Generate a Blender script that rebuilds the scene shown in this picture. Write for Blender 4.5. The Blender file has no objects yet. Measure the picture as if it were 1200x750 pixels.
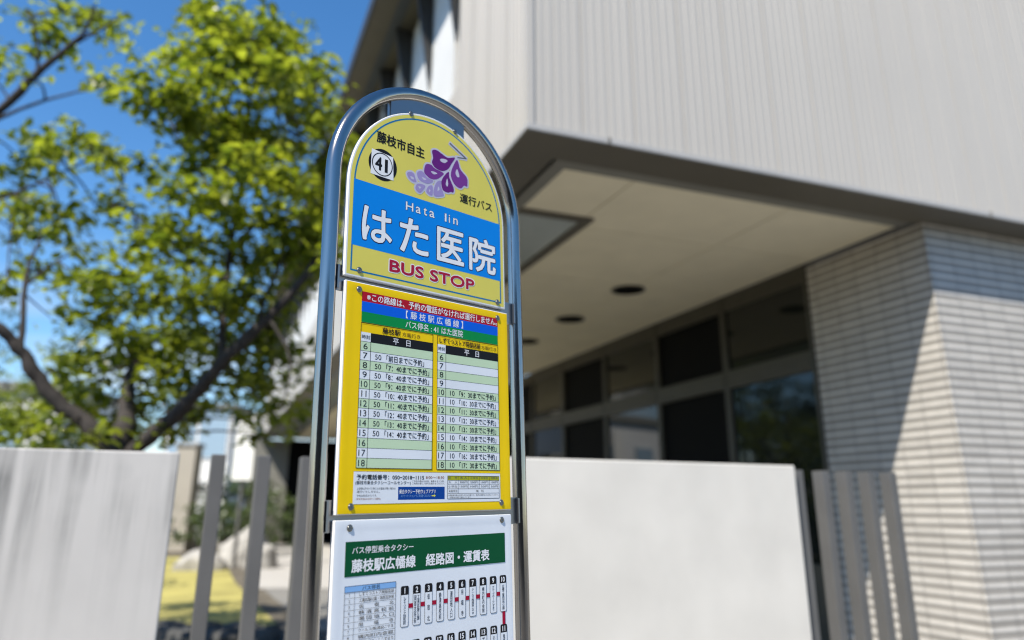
import bpy, bmesh, math, random
from mathutils import Vector, Matrix
random.seed(7)
SC = bpy.context.scene
COL = SC.collection

# ------------------------------------------------------------------ camera, sky, sun, exposure
F_PX, PPX, PPY, CAM_Z = 885.0, 600.0, 318.0, 1.5
RT = Vector((0.99999384, 0.00351110, 0.0))
FW = Vector((-0.00104187, 0.2967351, 0.95495926))
UP = Vector((0.00335296, -0.95495338, 0.29673693))
AX = Vector((RT[0], FW[0], UP[0]))
AY = Vector((RT[1], FW[1], UP[1]))
AZ = Vector((RT[2], FW[2], UP[2]))
CAM = Vector((0, 0, CAM_Z))
cam = bpy.data.cameras.new('camera')
cam_o = bpy.data.objects.new('camera', cam)
COL.objects.link(cam_o)
X, Y, Z = AX, -AY, -AZ
cam_o.matrix_world = Matrix(((X.x, Y.x, Z.x, 0), (X.y, Y.y, Z.y, 0), (X.z, Y.z, Z.z, CAM_Z), (0, 0, 0, 1)))
cam.sensor_width = 36.0
cam.lens = F_PX / 1200 * 36
cam.shift_y = -57 / 1200
cam.clip_start = 0.05
cam.clip_end = 2000
cam.dof.use_dof = True
cam.dof.focus_distance = 1.62
cam.dof.aperture_fstop = 1.55
SC.camera = cam_o

SUN_PHI = 54.0                       # sun's angle off the front facade's normal
SUN_AZ = math.radians(158.7 + SUN_PHI)
SUN_EL = math.atan(2.1 * math.cos(math.radians(SUN_PHI)))
world = bpy.data.worlds.new('World')
SC.world = world
world.use_nodes = True
wn = world.node_tree
sky = wn.nodes.new('ShaderNodeTexSky')
sky.sky_type = 'NISHITA'
sky.sun_disc = False
sky.sun_elevation = SUN_EL
sky.sun_rotation = SUN_AZ
sky.air_density = 1.0
sky.dust_density = 0.15
sky.ozone_density = 3.0
hs = wn.nodes.new('ShaderNodeHueSaturation')
hs.inputs['Saturation'].default_value = 1.25
wn.links.new(sky.outputs[0], hs.inputs['Color'])
wt = wn.nodes.new('ShaderNodeTexCoord')
wm = wn.nodes.new('ShaderNodeMapping'); wm.inputs['Scale'].default_value = (3.0, 3.0, 9.0)
wn.links.new(wt.outputs['Generated'], wm.inputs[0])
wz = wn.nodes.new('ShaderNodeTexNoise'); wz.inputs['Scale'].default_value = 1.6; wz.inputs['Detail'].default_value = 7
wn.links.new(wm.outputs[0], wz.inputs[0])
wr = wn.nodes.new('ShaderNodeMapRange'); wr.inputs[1].default_value = 0.46; wr.inputs[2].default_value = 0.66
wn.links.new(wz.outputs[0], wr.inputs[0])
ws = wn.nodes.new('ShaderNodeSeparateXYZ'); wn.links.new(wt.outputs['Generated'], ws.inputs[0])
we = wn.nodes.new('ShaderNodeMapRange'); we.inputs[1].default_value = 0.30; we.inputs[2].default_value = 0.10
wn.links.new(ws.outputs[2], we.inputs[0])
wx = wn.nodes.new('ShaderNodeMath'); wx.operation = 'MULTIPLY'
wn.links.new(wr.outputs[0], wx.inputs[0]); wn.links.new(we.outputs[0], wx.inputs[1])
wc = wn.nodes.new('ShaderNodeMix'); wc.data_type = 'RGBA'; wc.inputs[7].default_value = (4.3, 4.5, 4.8, 1)
wn.links.new(wx.outputs[0], wc.inputs[0]); wn.links.new(hs.outputs[0], wc.inputs[6])
wn.links.new(wc.outputs[2], wn.nodes['Background'].inputs[0])
wn.nodes['Background'].inputs[1].default_value = 0.105
sl = bpy.data.lights.new('sun', 'SUN')
sl.energy = 4.2
sl.angle = math.radians(0.5)
sl.color = (1.0, 0.93, 0.82)
so = bpy.data.objects.new('sun', sl)
COL.objects.link(so)
SUN = Vector((math.sin(SUN_AZ) * math.cos(SUN_EL), math.cos(SUN_AZ) * math.cos(SUN_EL), math.sin(SUN_EL)))
so.rotation_euler = SUN.to_track_quat('Z', 'Y').to_euler()
so.location = (-6, -6, 12)
vs = SC.view_settings
vs.view_transform = 'Standard'
vs.look = 'None'
vs.exposure = 0.97
vs.gamma = 1.0
vs.use_curve_mapping = False
SC.cycles.filter_width = 1.15
SC.cycles.max_bounces = 8
SC.cycles.diffuse_bounces = 4
SC.cycles.caustics_reflective = False
SC.cycles.caustics_refractive = False
SC.cycles.sample_clamp_indirect = 6


def at(px, py, y):
    """World point seen at pixel (px, py) of the 1200x750 photograph, at world depth y."""
    d = AX * (px - PPX) + AY * (py - PPY) + AZ * F_PX
    return CAM + d * (y / d.y)


# ------------------------------------------------------------------ helpers
def tag(o, label=None, cat=None, group=None, kind=None):
    if label: o['label'] = label
    if cat: o['category'] = cat
    if group: o['group'] = group
    if kind: o['kind'] = kind
    return o


def empty(name, loc=(0, 0, 0), rz=0.0, mat=None):
    o = bpy.data.objects.new(name, None)
    COL.objects.link(o)
    o.empty_display_size = 0.1
    if mat is not None: o.matrix_world = mat
    else:
        o.location = loc
        o.rotation_euler = (0, 0, rz)
    return o


class MB:
    """Collects polygons for one mesh object."""
    def __init__(self):
        self.v, self.f, self.m, self.s = [], [], [], []

    def add(self, vs, fs, mi=0, smooth=False):
        b = len(self.v)
        self.v += [tuple(p) for p in vs]
        for f in fs:
            self.f.append(tuple(i + b for i in f)); self.m.append(mi); self.s.append(smooth)

    def box(self, x0, x1, y0, y1, z0, z1, mi=0):
        vs = [(x, y, z) for x in (x0, x1) for y in (y0, y1) for z in (z0, z1)]
        self.add(vs, [(0, 1, 3, 2), (4, 6, 7, 5), (0, 4, 5, 1), (2, 3, 7, 6), (0, 2, 6, 4), (1, 5, 7, 3)], mi)
        return self

    def tube(self, pts, rad, n=12, mi=0, caps=True):
        pts = [Vector(p) for p in pts]
        if not hasattr(rad, '__len__'): rad = [rad] * len(pts)
        ref = None
        vs = []
        for i, p in enumerate(pts):
            t = (pts[min(i + 1, len(pts) - 1)] - pts[max(i - 1, 0)]).normalized()
            if ref is None: ref = t.orthogonal().normalized()
            ref = (ref - t * ref.dot(t)).normalized()
            b = t.cross(ref)
            for k in range(n):
                a = 2 * math.pi * k / n
                vs.append(p + (ref * math.cos(a) + b * math.sin(a)) * rad[i])
        fs = [(i * n + k, i * n + (k + 1) % n, (i + 1) * n + (k + 1) % n, (i + 1) * n + k) for i in range(len(pts) - 1) for k in range(n)]
        self.add(vs, fs, mi, True)
        if caps:
            self.add(vs[:n], [tuple(range(n))[::-1]], mi)
            self.add(vs[-n:], [tuple(range(n))], mi)
        return self

    def prism(self, poly, axis, d0, d1, mi=0):
        """poly: 2D points; extruded along axis ('x','y','z') from d0 to d1."""
        def mk(p, d):
            return {'x': (d, p[0], p[1]), 'y': (p[0], d, p[1]), 'z': (p[0], p[1], d)}[axis]
        n = len(poly)
        vs = [mk(p, d0) for p in poly] + [mk(p, d1) for p in poly]
        fs = [tuple(range(n))[::-1], tuple(range(n, 2 * n))] + [(i, (i + 1) % n, n + (i + 1) % n, n + i) for i in range(n)]
        self.add(vs, fs, mi)
        return self

    def mesh(self, name, mats):
        me = bpy.data.meshes.new(name)
        me.from_pydata(self.v, [], self.f)
        for m in mats: me.materials.append(m)
        me.polygons.foreach_set('material_index', self.m)
        me.polygons.foreach_set('use_smooth', self.s)
        bm = bmesh.new(); bm.from_mesh(me)
        bmesh.ops.recalc_face_normals(bm, faces=bm.faces)
        bm.to_mesh(me); bm.free()
        me.update()
        return me

    def build(self, name, mats, parent=None, bevel=0.0, loc=None, fixn=True):
        if not isinstance(mats, (list, tuple)): mats = [mats]
        o = bpy.data.objects.new(name, self.mesh(name, mats))
        COL.objects.link(o)
        if parent is not None: o.parent = parent
        if loc is not None: o.location = loc
        if bevel:
            b = o.modifiers.new('bevel', 'BEVEL'); b.width = bevel; b.segments = 2; b.limit_method = 'ANGLE'
        return o


def material(name, col, rough=0.6, metal=0.0, var=0.0, vscale=6.0, bump=0.0, bscale=60.0, spec=0.5, stretch=(1, 1, 1), coat=0.0, detail=5.0):
    m = bpy.data.materials.new(name); m.use_nodes = True
    nt = m.node_tree; b = nt.nodes['Principled BSDF']
    b.inputs['Base Color'].default_value = (*col, 1)
    b.inputs['Roughness'].default_value = rough
    b.inputs['Metallic'].default_value = metal
    b.inputs['Specular IOR Level'].default_value = spec
    b.inputs['Coat Weight'].default_value = coat
    b.inputs['Coat Roughness'].default_value = 0.08
    tc = nt.nodes.new('ShaderNodeTexCoord'); mp = nt.nodes.new('ShaderNodeMapping')
    mp.inputs['Scale'].default_value = stretch
    nt.links.new(tc.outputs['Object'], mp.inputs[0])
    if var:
        n = nt.nodes.new('ShaderNodeTexNoise'); n.inputs['Scale'].default_value = vscale; n.inputs['Detail'].default_value = detail
        nt.links.new(mp.outputs[0], n.inputs[0])
        r = nt.nodes.new('ShaderNodeMapRange'); r.inputs[1].default_value = 0.3; r.inputs[2].default_value = 0.7
        r.inputs[3].default_value = 1 - var; r.inputs[4].default_value = 1 + var
        nt.links.new(n.outputs[0], r.inputs[0])
        x = nt.nodes.new('ShaderNodeMix'); x.data_type = 'RGBA'; x.blend_type = 'MULTIPLY'; x.inputs[0].default_value = 1
        x.inputs[6].default_value = (*col, 1)
        nt.links.new(r.outputs[0], x.inputs[7]); nt.links.new(x.outputs[2], b.inputs['Base Color'])
    if bump:
        n2 = nt.nodes.new('ShaderNodeTexNoise'); n2.inputs['Scale'].default_value = bscale; n2.inputs['Detail'].default_value = 4
        nt.links.new(mp.outputs[0], n2.inputs[0])
        bp = nt.nodes.new('ShaderNodeBump'); bp.inputs['Strength'].default_value = bump; bp.inputs['Distance'].default_value = 0.01
        nt.links.new(n2.outputs[0], bp.inputs['Height']); nt.links.new(bp.outputs[0], b.inputs['Normal'])
    return m


def srgb(r, g, b):
    f = lambda c: (c / 255 / 12.92) if c / 255 <= 0.04045 else ((c / 255 + 0.055) / 1.055) ** 2.4
    return (f(r), f(g), f(b))


# ------------------------------------------------------------------ materials
M = {}
M['steel'] = material('stainless_steel', (0.37, 0.35, 0.325), 0.15, 1.0, var=0.06, vscale=40, bump=0.02, bscale=300, stretch=(1, 1, 0.1))
M['plate_steel'] = material('brushed_steel', (0.33, 0.32, 0.31), 0.4, 1.0, var=0.08, vscale=30, stretch=(0.1, 1, 1))
M['screw'] = material('screw_steel', (0.24, 0.235, 0.22), 0.35, 1.0, var=0.25, vscale=200)
M['board'] = material('white_board', (0.80, 0.80, 0.79), 0.35, var=0.03, vscale=20)
def film(name, col, coat=0.25, var=0.03):
    return material(name, col, 0.5, var=var, vscale=9, bump=0.02, bscale=14, spec=0.14, coat=coat * 0.08)
M['name_yellow'] = film('pale_yellow_film', (0.77, 0.67, 0.125), 0.1)
M['name_blue'] = film('sky_blue_film', (0.001, 0.25, 0.78), 0.1)
M['line_blue'] = film('line_blue_film', (0.004, 0.18, 0.42), 0.1)
M['white'] = film('white_film', (0.88, 0.88, 0.88), 0.1)
M['navy'] = film('navy_film', (0.01, 0.02, 0.07), 0.1)
M['black'] = film('black_ink', (0.012, 0.012, 0.014), 0.1)
M['crimson'] = film('crimson_film', (0.42, 0.012, 0.045), 0.1)
M['sheet_yellow'] = film('yellow_paper', (0.98, 0.65, 0.002), 0.3)
M['red'] = film('red_ink', (0.46, 0.008, 0.022), 0.3)
M['blue'] = film('blue_ink', (0.0, 0.12, 0.72), 0.3)
M['green'] = film('green_ink', (0.0, 0.27, 0.06), 0.3)
M['row_green'] = film('pale_green_ink', (0.60, 0.76, 0.50), 0.3)
M['row_white'] = film('paper_white', (0.83, 0.86, 0.89), 0.3)
M['dark_blue'] = film('dark_blue_ink', (0.0, 0.055, 0.30), 0.3)
M['head_yg'] = film('yellow_green_ink', (0.45, 0.45, 0.02), 0.3)
M['orange'] = film('rust_ink', (0.32, 0.10, 0.03), 0.3)
M['light_yellow'] = film('light_yellow_ink', (0.75, 0.72, 0.10), 0.3)
M['deep_green'] = film('deep_green_ink', (0.0, 0.085, 0.028), 0.3)
M['pale_blue'] = film('pale_blue_ink', (0.25, 0.48, 0.82), 0.3)
M['route_white'] = film('route_paper', (0.84, 0.87, 0.90), 0.35)
M['line_red'] = film('line_red_ink', (0.40, 0.005, 0.035), 0.3)
M['gray_ink'] = film('gray_ink', (0.09, 0.10, 0.11), 0.3)
M['petal_dark'] = film('violet_film', (0.145, 0.018, 0.19), 0.1)
M['petal_mid'] = film('purple_film', (0.20, 0.045, 0.27), 0.1)
M['petal_light'] = film('lavender_film', (0.36, 0.29, 0.55), 0.1)
M['petal_edge'] = film('lilac_film', (0.58, 0.56, 0.66), 0.1)
M['stem'] = film('stem_gray_film', (0.13, 0.15, 0.14), 0.1)


def concrete(name, col, stain, dark):
    """Cast concrete wall with rain streaks running down from the coping."""
    m = bpy.data.materials.new(name); m.use_nodes = True
    nt = m.node_tree; b = nt.nodes['Principled BSDF']; b.inputs['Roughness'].default_value = 0.85
    tc = nt.nodes.new('ShaderNodeTexCoord')
    mp = nt.nodes.new('ShaderNodeMapping'); mp.inputs['Scale'].default_value = (12, 12, 0.5)
    nt.links.new(tc.outputs['Object'], mp.inputs[0])
    n = nt.nodes.new('ShaderNodeTexNoise'); n.inputs['Scale'].default_value = 1.0; n.inputs['Detail'].default_value = 6; n.inputs['Roughness'].default_value = 0.6
    nt.links.new(mp.outputs[0], n.inputs[0])
    r = nt.nodes.new('ShaderNodeMapRange'); r.inputs[1].default_value = 0.42; r.inputs[2].default_value = 0.60; r.inputs[3].default_value = 0; r.inputs[4].default_value = stain
    nt.links.new(n.outputs[0], r.inputs[0])
    # streaks fade with the distance below the top edge
    sp = nt.nodes.new('ShaderNodeSeparateXYZ'); nt.links.new(tc.outputs['Object'], sp.inputs[0])
    h = nt.nodes.new('ShaderNodeMapRange'); h.inputs[1].default_value = 1.0; h.inputs[2].default_value = 1.72; h.inputs[3].default_value = 0.15; h.inputs[4].default_value = 1
    nt.links.new(sp.outputs[2], h.inputs[0])
    mu = nt.nodes.new('ShaderNodeMath'); mu.operation = 'MULTIPLY'
    nb_ = nt.nodes.new('ShaderNodeTexNoise'); nb_.inputs['Scale'].default_value = 1.7; nb_.inputs['Detail'].default_value = 4
    nt.links.new(tc.outputs['Object'], nb_.inputs[0])
    rb_ = nt.nodes.new('ShaderNodeMapRange'); rb_.inputs[1].default_value = 0.35; rb_.inputs[2].default_value = 0.6
    nt.links.new(nb_.outputs[0], rb_.inputs[0])
    mv = nt.nodes.new('ShaderNodeMath'); mv.operation = 'MULTIPLY'
    nt.links.new(r.outputs[0], mv.inputs[0]); nt.links.new(rb_.outputs[0], mv.inputs[1])
    nt.links.new(mv.outputs[0], mu.inputs[0]); nt.links.new(h.outputs[0], mu.inputs[1])
    n2 = nt.nodes.new('ShaderNodeTexNoise'); n2.inputs['Scale'].default_value = 2.5; n2.inputs['Detail'].default_value = 8
    nt.links.new(tc.outputs['Object'], n2.inputs[0])
    r2 = nt.nodes.new('ShaderNodeMapRange'); r2.inputs[1].default_value = 0.3; r2.inputs[2].default_value = 0.7; r2.inputs[3].default_value = 0.92; r2.inputs[4].default_value = 1.06
    nt.links.new(n2.outputs[0], r2.inputs[0])
    x = nt.nodes.new('ShaderNodeMix'); x.data_type = 'RGBA'; x.inputs[6].default_value = (*col, 1); x.inputs[7].default_value = (*dark, 1)
    nt.links.new(mu.outputs[0], x.inputs[0])
    x2 = nt.nodes.new('ShaderNodeMix'); x2.data_type = 'RGBA'; x2.blend_type = 'MULTIPLY'; x2.inputs[0].default_value = 1
    nt.links.new(x.outputs[2], x2.inputs[6]); nt.links.new(r2.outputs[0], x2.inputs[7]); nt.links.new(x2.outputs[2], b.inputs['Base Color'])
    n3 = nt.nodes.new('ShaderNodeTexNoise'); n3.inputs['Scale'].default_value = 120; n3.inputs['Detail'].default_value = 6
    nt.links.new(tc.outputs['Object'], n3.inputs[0])
    bp = nt.nodes.new('ShaderNodeBump'); bp.inputs['Strength'].default_value = 0.10; bp.inputs['Distance'].default_value = 0.004
    nt.links.new(n3.outputs[0], bp.inputs['Height']); nt.links.new(bp.outputs[0], b.inputs['Normal'])
    return m


M['stained_concrete'] = concrete('stained_concrete', (0.49, 0.473, 0.45), 1.0, (0.16, 0.16, 0.153))
M['white_concrete'] = concrete('white_painted_concrete', (0.60, 0.575, 0.525), 0.10, (0.6, 0.6, 0.56))
M['slat'] = material('gray_slat_paint', (0.10, 0.098, 0.095), 0.5, 0.0, var=0.08, vscale=5)
M['cladding'] = material('ribbed_metal_siding', (0.425, 0.398, 0.358), 0.45, 0.0, var=0.035, vscale=0.8, stretch=(1, 1, 0.5))
M['panel_white'] = material('white_wall_panel', (0.66, 0.66, 0.65), 0.5, var=0.04, vscale=2)
M['trim'] = material('pale_flashing', (0.36, 0.35, 0.335), 0.5, 0.0, var=0.05)
M['soffit_dark'] = material('umber_soffit_metal', (0.12, 0.11, 0.088), 0.5, var=0.06, vscale=2)
M['soffit_trim'] = material('gray_soffit_trim', (0.22, 0.215, 0.19), 0.5, var=0.06, vscale=2)
M['ceiling'] = material('cream_ceiling_board', (0.85, 0.78, 0.60), 0.85, var=0.04, vscale=2.5)
M['joint'] = material('ceiling_joint', (0.22, 0.20, 0.16), 0.9)
M['cover'] = material('frosted_light_cover', (0.50, 0.55, 0.55), 0.06, spec=1.0, var=0.04, vscale=2)
M['lamp_dark'] = material('downlight_baffle', (0.012, 0.012, 0.010), 0.45)
M['frame'] = material('bronze_window_frame', (0.06, 0.055, 0.042), 0.45, 0.2, var=0.06)
M['glass'] = material('dark_window_glass', (0.010, 0.012, 0.011), 0.025, spec=0.5, bump=0.012, bscale=1.3)
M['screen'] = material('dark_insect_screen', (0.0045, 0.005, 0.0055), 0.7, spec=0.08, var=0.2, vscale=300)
M['roof'] = material('dark_roof_edge', (0.035, 0.035, 0.035), 0.5, var=0.1)
M['eave_brown'] = material('brown_eave_board', (0.13, 0.115, 0.085), 0.7, var=0.06, vscale=3)
M['eave_gray'] = material('slate_eave_board', (0.075, 0.085, 0.095), 0.7, var=0.06, vscale=3)
M['bark'] = material('dark_bark', (0.035, 0.029, 0.026), 0.9, var=0.35, vscale=14, bump=0.6, bscale=30)
M['stone'] = material('garden_stone', (0.30, 0.29, 0.27), 0.9, var=0.35, vscale=5, bump=0.5, bscale=12)
M['dark_stone'] = material('dark_basalt', (0.06, 0.06, 0.058), 0.9, var=0.5, vscale=9, bump=0.6, bscale=14)
M['cream_wall'] = material('cream_render', (0.36, 0.33, 0.28), 0.85, var=0.06, vscale=1)
M['pale_wall'] = material('pale_house_wall', (0.72, 0.72, 0.70), 0.8, var=0.05, vscale=1)
M['blue_glass'] = material('pale_blue_glass', (0.26, 0.36, 0.46), 0.1, spec=0.8)
M['asphalt'] = material('asphalt', (0.075, 0.075, 0.077), 0.9, var=0.2, vscale=3, bump=0.4, bscale=150)
M['paving'] = material('pale_concrete_paving', (0.20, 0.195, 0.18), 0.9, var=0.10, vscale=1.4, bump=0.2, bscale=80)
M['path_pale'] = material('pale_path_concrete', (0.40, 0.385, 0.36), 0.9, var=0.08, vscale=1.2, bump=0.2, bscale=60)
M['soil'] = material('garden_soil', (0.11, 0.095, 0.07), 0.95, var=0.25, vscale=2, bump=0.5, bscale=30)
M['lawn'] = material('dry_lawn', (0.36, 0.32, 0.095), 0.95, var=0.25, vscale=0.9, bump=0.8, bscale=90)


def brick_mat():
    m = bpy.data.materials.new('ribbed_gray_tile'); m.use_nodes = True
    nt = m.node_tree; b = nt.nodes['Principled BSDF']; b.inputs['Roughness'].default_value = 0.6
    tc = nt.nodes.new('ShaderNodeTexCoord'); sp = nt.nodes.new('ShaderNodeSeparateXYZ'); nt.links.new(tc.outputs['Object'], sp.inputs[0])
    L = nt.links.new
    def math_(op, a, b_=None, c=None):
        q = nt.nodes.new('ShaderNodeMath'); q.operation = op
        for i, v in enumerate((a, b_, c)):
            if v is None: continue
            if isinstance(v, (int, float)): q.inputs[i].default_value = v
            else: L(v, q.inputs[i])
        return q.outputs[0]
    s = math_('ADD', sp.outputs[0], sp.outputs[1])
    fz = math_('FRACT', math_('MULTIPLY', sp.outputs[2], 1 / 0.0875))
    # each course: flat tile face, then a pale raised rib
    rib = nt.nodes.new('ShaderNodeValToRGB')
    e = rib.color_ramp.elements
    e[0].position = 0.0; e[0].color = (0, 0, 0, 1)
    e[1].position = 0.56; e[1].color = (0, 0, 0, 1)
    for p, v in ((0.64, 1), (0.90, 1), (0.97, 0)):
        q = e.new(p); q.color = (v, v, v, 1)
    L(fz, rib.inputs[0])
    fs = math_('FRACT', math_('MULTIPLY', s, 1 / 0.2935))
    jv = math_('LESS_THAN', fs, 0.05)
    n = nt.nodes.new('ShaderNodeTexNoise'); n.inputs['Scale'].default_value = 9; n.inputs['Detail'].default_value = 6; L(tc.outputs['Object'], n.inputs[0])
    # per-tile tone
    cell = nt.nodes.new('ShaderNodeCombineXYZ'); L(math_('FLOOR', math_('MULTIPLY', s, 1 / 0.2935)), cell.inputs[0]); L(math_('FLOOR', math_('MULTIPLY', sp.outputs[2], 1 / 0.0875)), cell.inputs[1])
    wnz = nt.nodes.new('ShaderNodeTexWhiteNoise'); wnz.noise_dimensions = '2D'; L(cell.outputs[0], wnz.inputs['Vector'])
    tone = math_('ADD', math_('MULTIPLY', wnz.outputs[0], 0.16), math_('ADD', math_('MULTIPLY', n.outputs[0], 0.3), 0.77))
    c1 = nt.nodes.new('ShaderNodeMix'); c1.data_type = 'RGBA'; c1.inputs[6].default_value = (0.275, 0.258, 0.232, 1); c1.inputs[7].default_value = (0.59, 0.56, 0.515, 1); L(rib.outputs[0], c1.inputs[0])
    c2 = nt.nodes.new('ShaderNodeMix'); c2.data_type = 'RGBA'; c2.inputs[7].default_value = (0.14, 0.135, 0.13, 1); L(c1.outputs[2], c2.inputs[6]); L(math_('MULTIPLY', jv, 0.5), c2.inputs[0])
    c3 = nt.nodes.new('ShaderNodeMix'); c3.data_type = 'RGBA'; c3.blend_type = 'MULTIPLY'; c3.inputs[0].default_value = 1; L(c2.outputs[2], c3.inputs[6]); L(tone, c3.inputs[7])
    L(c3.outputs[2], b.inputs['Base Color'])
    bp = nt.nodes.new('ShaderNodeBump'); bp.inputs['Strength'].default_value = 0.5; bp.inputs['Distance'].default_value = 0.012
    L(math_('SUBTRACT', math_('ADD', rib.outputs[0], math_('MULTIPLY', n.outputs[0], 0.6)), jv), bp.inputs['Height']); L(bp.outputs[0], b.inputs['Normal'])
    return m


M['tile'] = brick_mat()


def leaf_mat(name, c0, c1, trans=0.55):
    m = bpy.data.materials.new(name); m.use_nodes = True
    nt = m.node_tree; nt.nodes.clear(); L = nt.links.new
    out = nt.nodes.new('ShaderNodeOutputMaterial')
    g = nt.nodes.new('ShaderNodeNewGeometry')
    x = nt.nodes.new('ShaderNodeMix'); x.data_type = 'RGBA'; x.inputs[6].default_value = (*c0, 1); x.inputs[7].default_value = (*c1, 1)
    L(g.outputs['Random Per Island'], x.inputs[0])
    p = nt.nodes.new('ShaderNodeBsdfPrincipled'); p.inputs['Roughness'].default_value = 0.36; p.inputs['Specular IOR Level'].default_value = 0.6
    L(x.outputs[2], p.inputs['Base Color'])
    t = nt.nodes.new('ShaderNodeBsdfTranslucent')
    y = nt.nodes.new('ShaderNodeMix'); y.data_type = 'RGBA'; y.blend_type = 'MULTIPLY'; y.inputs[0].default_value = 1; y.inputs[7].default_value = (1.9, 1.75, 0.7, 1)
    L(x.outputs[2], y.inputs[6]); L(y.outputs[2], t.inputs[0])
    mx = nt.nodes.new('ShaderNodeMixShader'); mx.inputs[0].default_value = trans
    L(p.outputs[0], mx.inputs[1]); L(t.outputs[0], mx.inputs[2]); L(mx.outputs[0], out.inputs[0])
    return m


M['leaf'] = leaf_mat('spring_leaf', (0.060, 0.100, 0.014), (0.225, 0.275, 0.045), 0.62)
M['shrub_leaf'] = leaf_mat('shrub_leaf', (0.03, 0.06, 0.012), (0.09, 0.13, 0.03), 0.3)


# ------------------------------------------------------------------ ground
def sheet(name, poly, z, m, kind='structure'):
    b = MB(); b.add([(p[0], p[1], z) for p in poly], [tuple(range(len(poly)))])
    return tag(b.build(name, m), kind=kind)


BR = math.radians(90 - 68.7)        # building axes: x along the front facade, y away into the block
BX, BY = Vector((math.cos(BR), math.sin(BR), 0)), Vector((-math.sin(BR), math.cos(BR), 0))
BC = Vector((0.11805847, 5.10169635, 0))
WR = math.radians(90 - 66.9)        # boundary wall axes
WX, WY = Vector((math.cos(WR), math.sin(WR), 0)), Vector((-math.sin(WR), math.cos(WR), 0))
W0 = Vector((0.80598736, 4.3, 0))


def wl(a, b): return tuple((W0 + WX * a + WY * b).xy)
def bl(a, b): return tuple((BC + BX * a + BY * b).xy)


sheet('ground', [(-400, -400), (400, -400), (400, 600), (-400, 600)], 0.0, M['soil'])
sheet('sidewalk', [wl(-40, -6.5), wl(40, -6.5), wl(40, 0.0), wl(-40, 0.0)], 0.004, M['paving'])
sheet('road', [wl(-60, -16), wl(60, -16), wl(60, -6.6), wl(-60, -6.6)], 0.008, M['asphalt'])
sheet('lawn', [(-3.8, 10.6), (-2.95, 10.6), (-3.6, 12.0), (-5.6, 16.5), (-8.6, 24.0), (-14, 24), (-12, 16), (-8, 11.2)], 0.012, M['lawn'])
sheet('path', [wl(-1.9, 0.3), wl(9.5, 0.3), bl(4.3, 2), bl(4.3, 24), (-9.3, 31), (-8.0, 24), (-5.2, 16.5), (-3.2, 12.0), (-2.6, 10.6), (-2.3, 8)], 0.008, M['paving'])
sheet('paved_yard', [(-4.7, 15.2), (-2.0, 15.2), (-3.5, 30.6), (-10.5, 32)], 0.016, M['path_pale'])

# ------------------------------------------------------------------ building
H = 4.2
B = empty('corner_building', (BC.x, BC.y, 0), BR)
tag(B, 'grey corner building with ribbed metal upper storey, tiled ground floor and recessed porch', 'building')
# ribbed cladding: fold profile extruded up
pat = []      # (offset, depth) over one 0.47 m sheet
for q_, s0 in enumerate([0.0785 * k for k in range(6)]):
    d_ = 0.009 if q_ == 5 else (0.005 if q_ == 2 else 0.0035)
    pat += [(s0, 0.0), (s0 + 0.060, 0.0), (s0 + 0.063, d_), (s0 + 0.0755, d_)]


def profile(length):
    out, s = [], 0.0
    while s < length:
        for o, d in pat:
            if s + o < length: out.append((s + o, d))
        s += 0.47
    out.append((length, 0.0))
    return out


TOP = 7.82
mb = MB()
pr = profile(14.0)
mb.add([(s, d, z) for s, d in pr for z in (H + 0.05, TOP)], [(2 * i, 2 * i + 2, 2 * i + 3, 2 * i + 1) for i in range(len(pr) - 1)])
pr = profile(1.87)
mb.add([(d, s, z) for s, d in pr for z in (H + 0.05, TOP)], [(2 * i, 2 * i + 1, 2 * i + 3, 2 * i + 2) for i in range(len(pr) - 1)])
pr = [(1.87 + s, d) for s, d in profile(28.1)]
mb.add([(d, s, z) for s, d in pr for z in (H + 0.05, 5.62)], [(2 * i, 2 * i + 1, 2 * i + 3, 2 * i + 2) for i in range(len(pr) - 1)])
mb.box(0.02, 0.14, 1.80, 1.872, H + 0.06, TOP)        # return into the recess
mb.box(0.012, 0.4, 1.88, 29.9, 5.60, 5.63)            # ledge under the clerestory
cl = mb.build('cladding', M['cladding'], B)
MB().box(-0.012, 0.045, -0.012, 0.045, H + 0.05, TOP).build('corner_trim', M['cladding'], cl)
mb = MB()
mb.box(-0.020, 14.0, -0.020, 0.03, H + 0.002, H + 0.05)
mb.box(-0.0195, 0.03, 0.03, 30.0, H + 0.003, H + 0.0495)
fl = mb.build('drip_flashing', M['trim'], B, bevel=0.004)
for a in (0.68, 4.87, 9.0): MB().box(a - 0.01, a + 0.01, -0.024, 0.0, H - 0.004, H + 0.054).build('flashing_joint', M['soffit_dark'], fl)
# underside band, reveal, trim
mb = MB()
mb.box(-0.016, 14.0, -0.016, 0.38, H - 0.006, H + 0.002)
mb.box(-0.0155, 0.37, 0.38, 30.0, H - 0.0055, H + 0.002)
mb.build('underside_band', M['soffit_dark'], B)
mb = MB()
mb.box(0.37, 4.36, 0.38, 0.388, H + 0.002, H + 0.075)
mb.box(0.37, 0.378, 0.388, 30.0, H + 0.002, H + 0.075)
mb.box(0.378, 4.36, 0.388, 0.46, H + 0.068, H + 0.074)
mb.box(0.378, 0.45, 0.46, 30.0, H + 0.068, H + 0.074)
mb.build('reveal', M['roof'], B)
mb = MB()
mb.box(0.45, 4.36, 0.46, 0.60, H + 0.035, H + 0.067)
mb.box(0.45, 0.58, 0.60, 30.0, H + 0.0352, H + 0.067)
mb.build('ceiling_trim', M['soffit_trim'], B, bevel=0.004)
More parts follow.
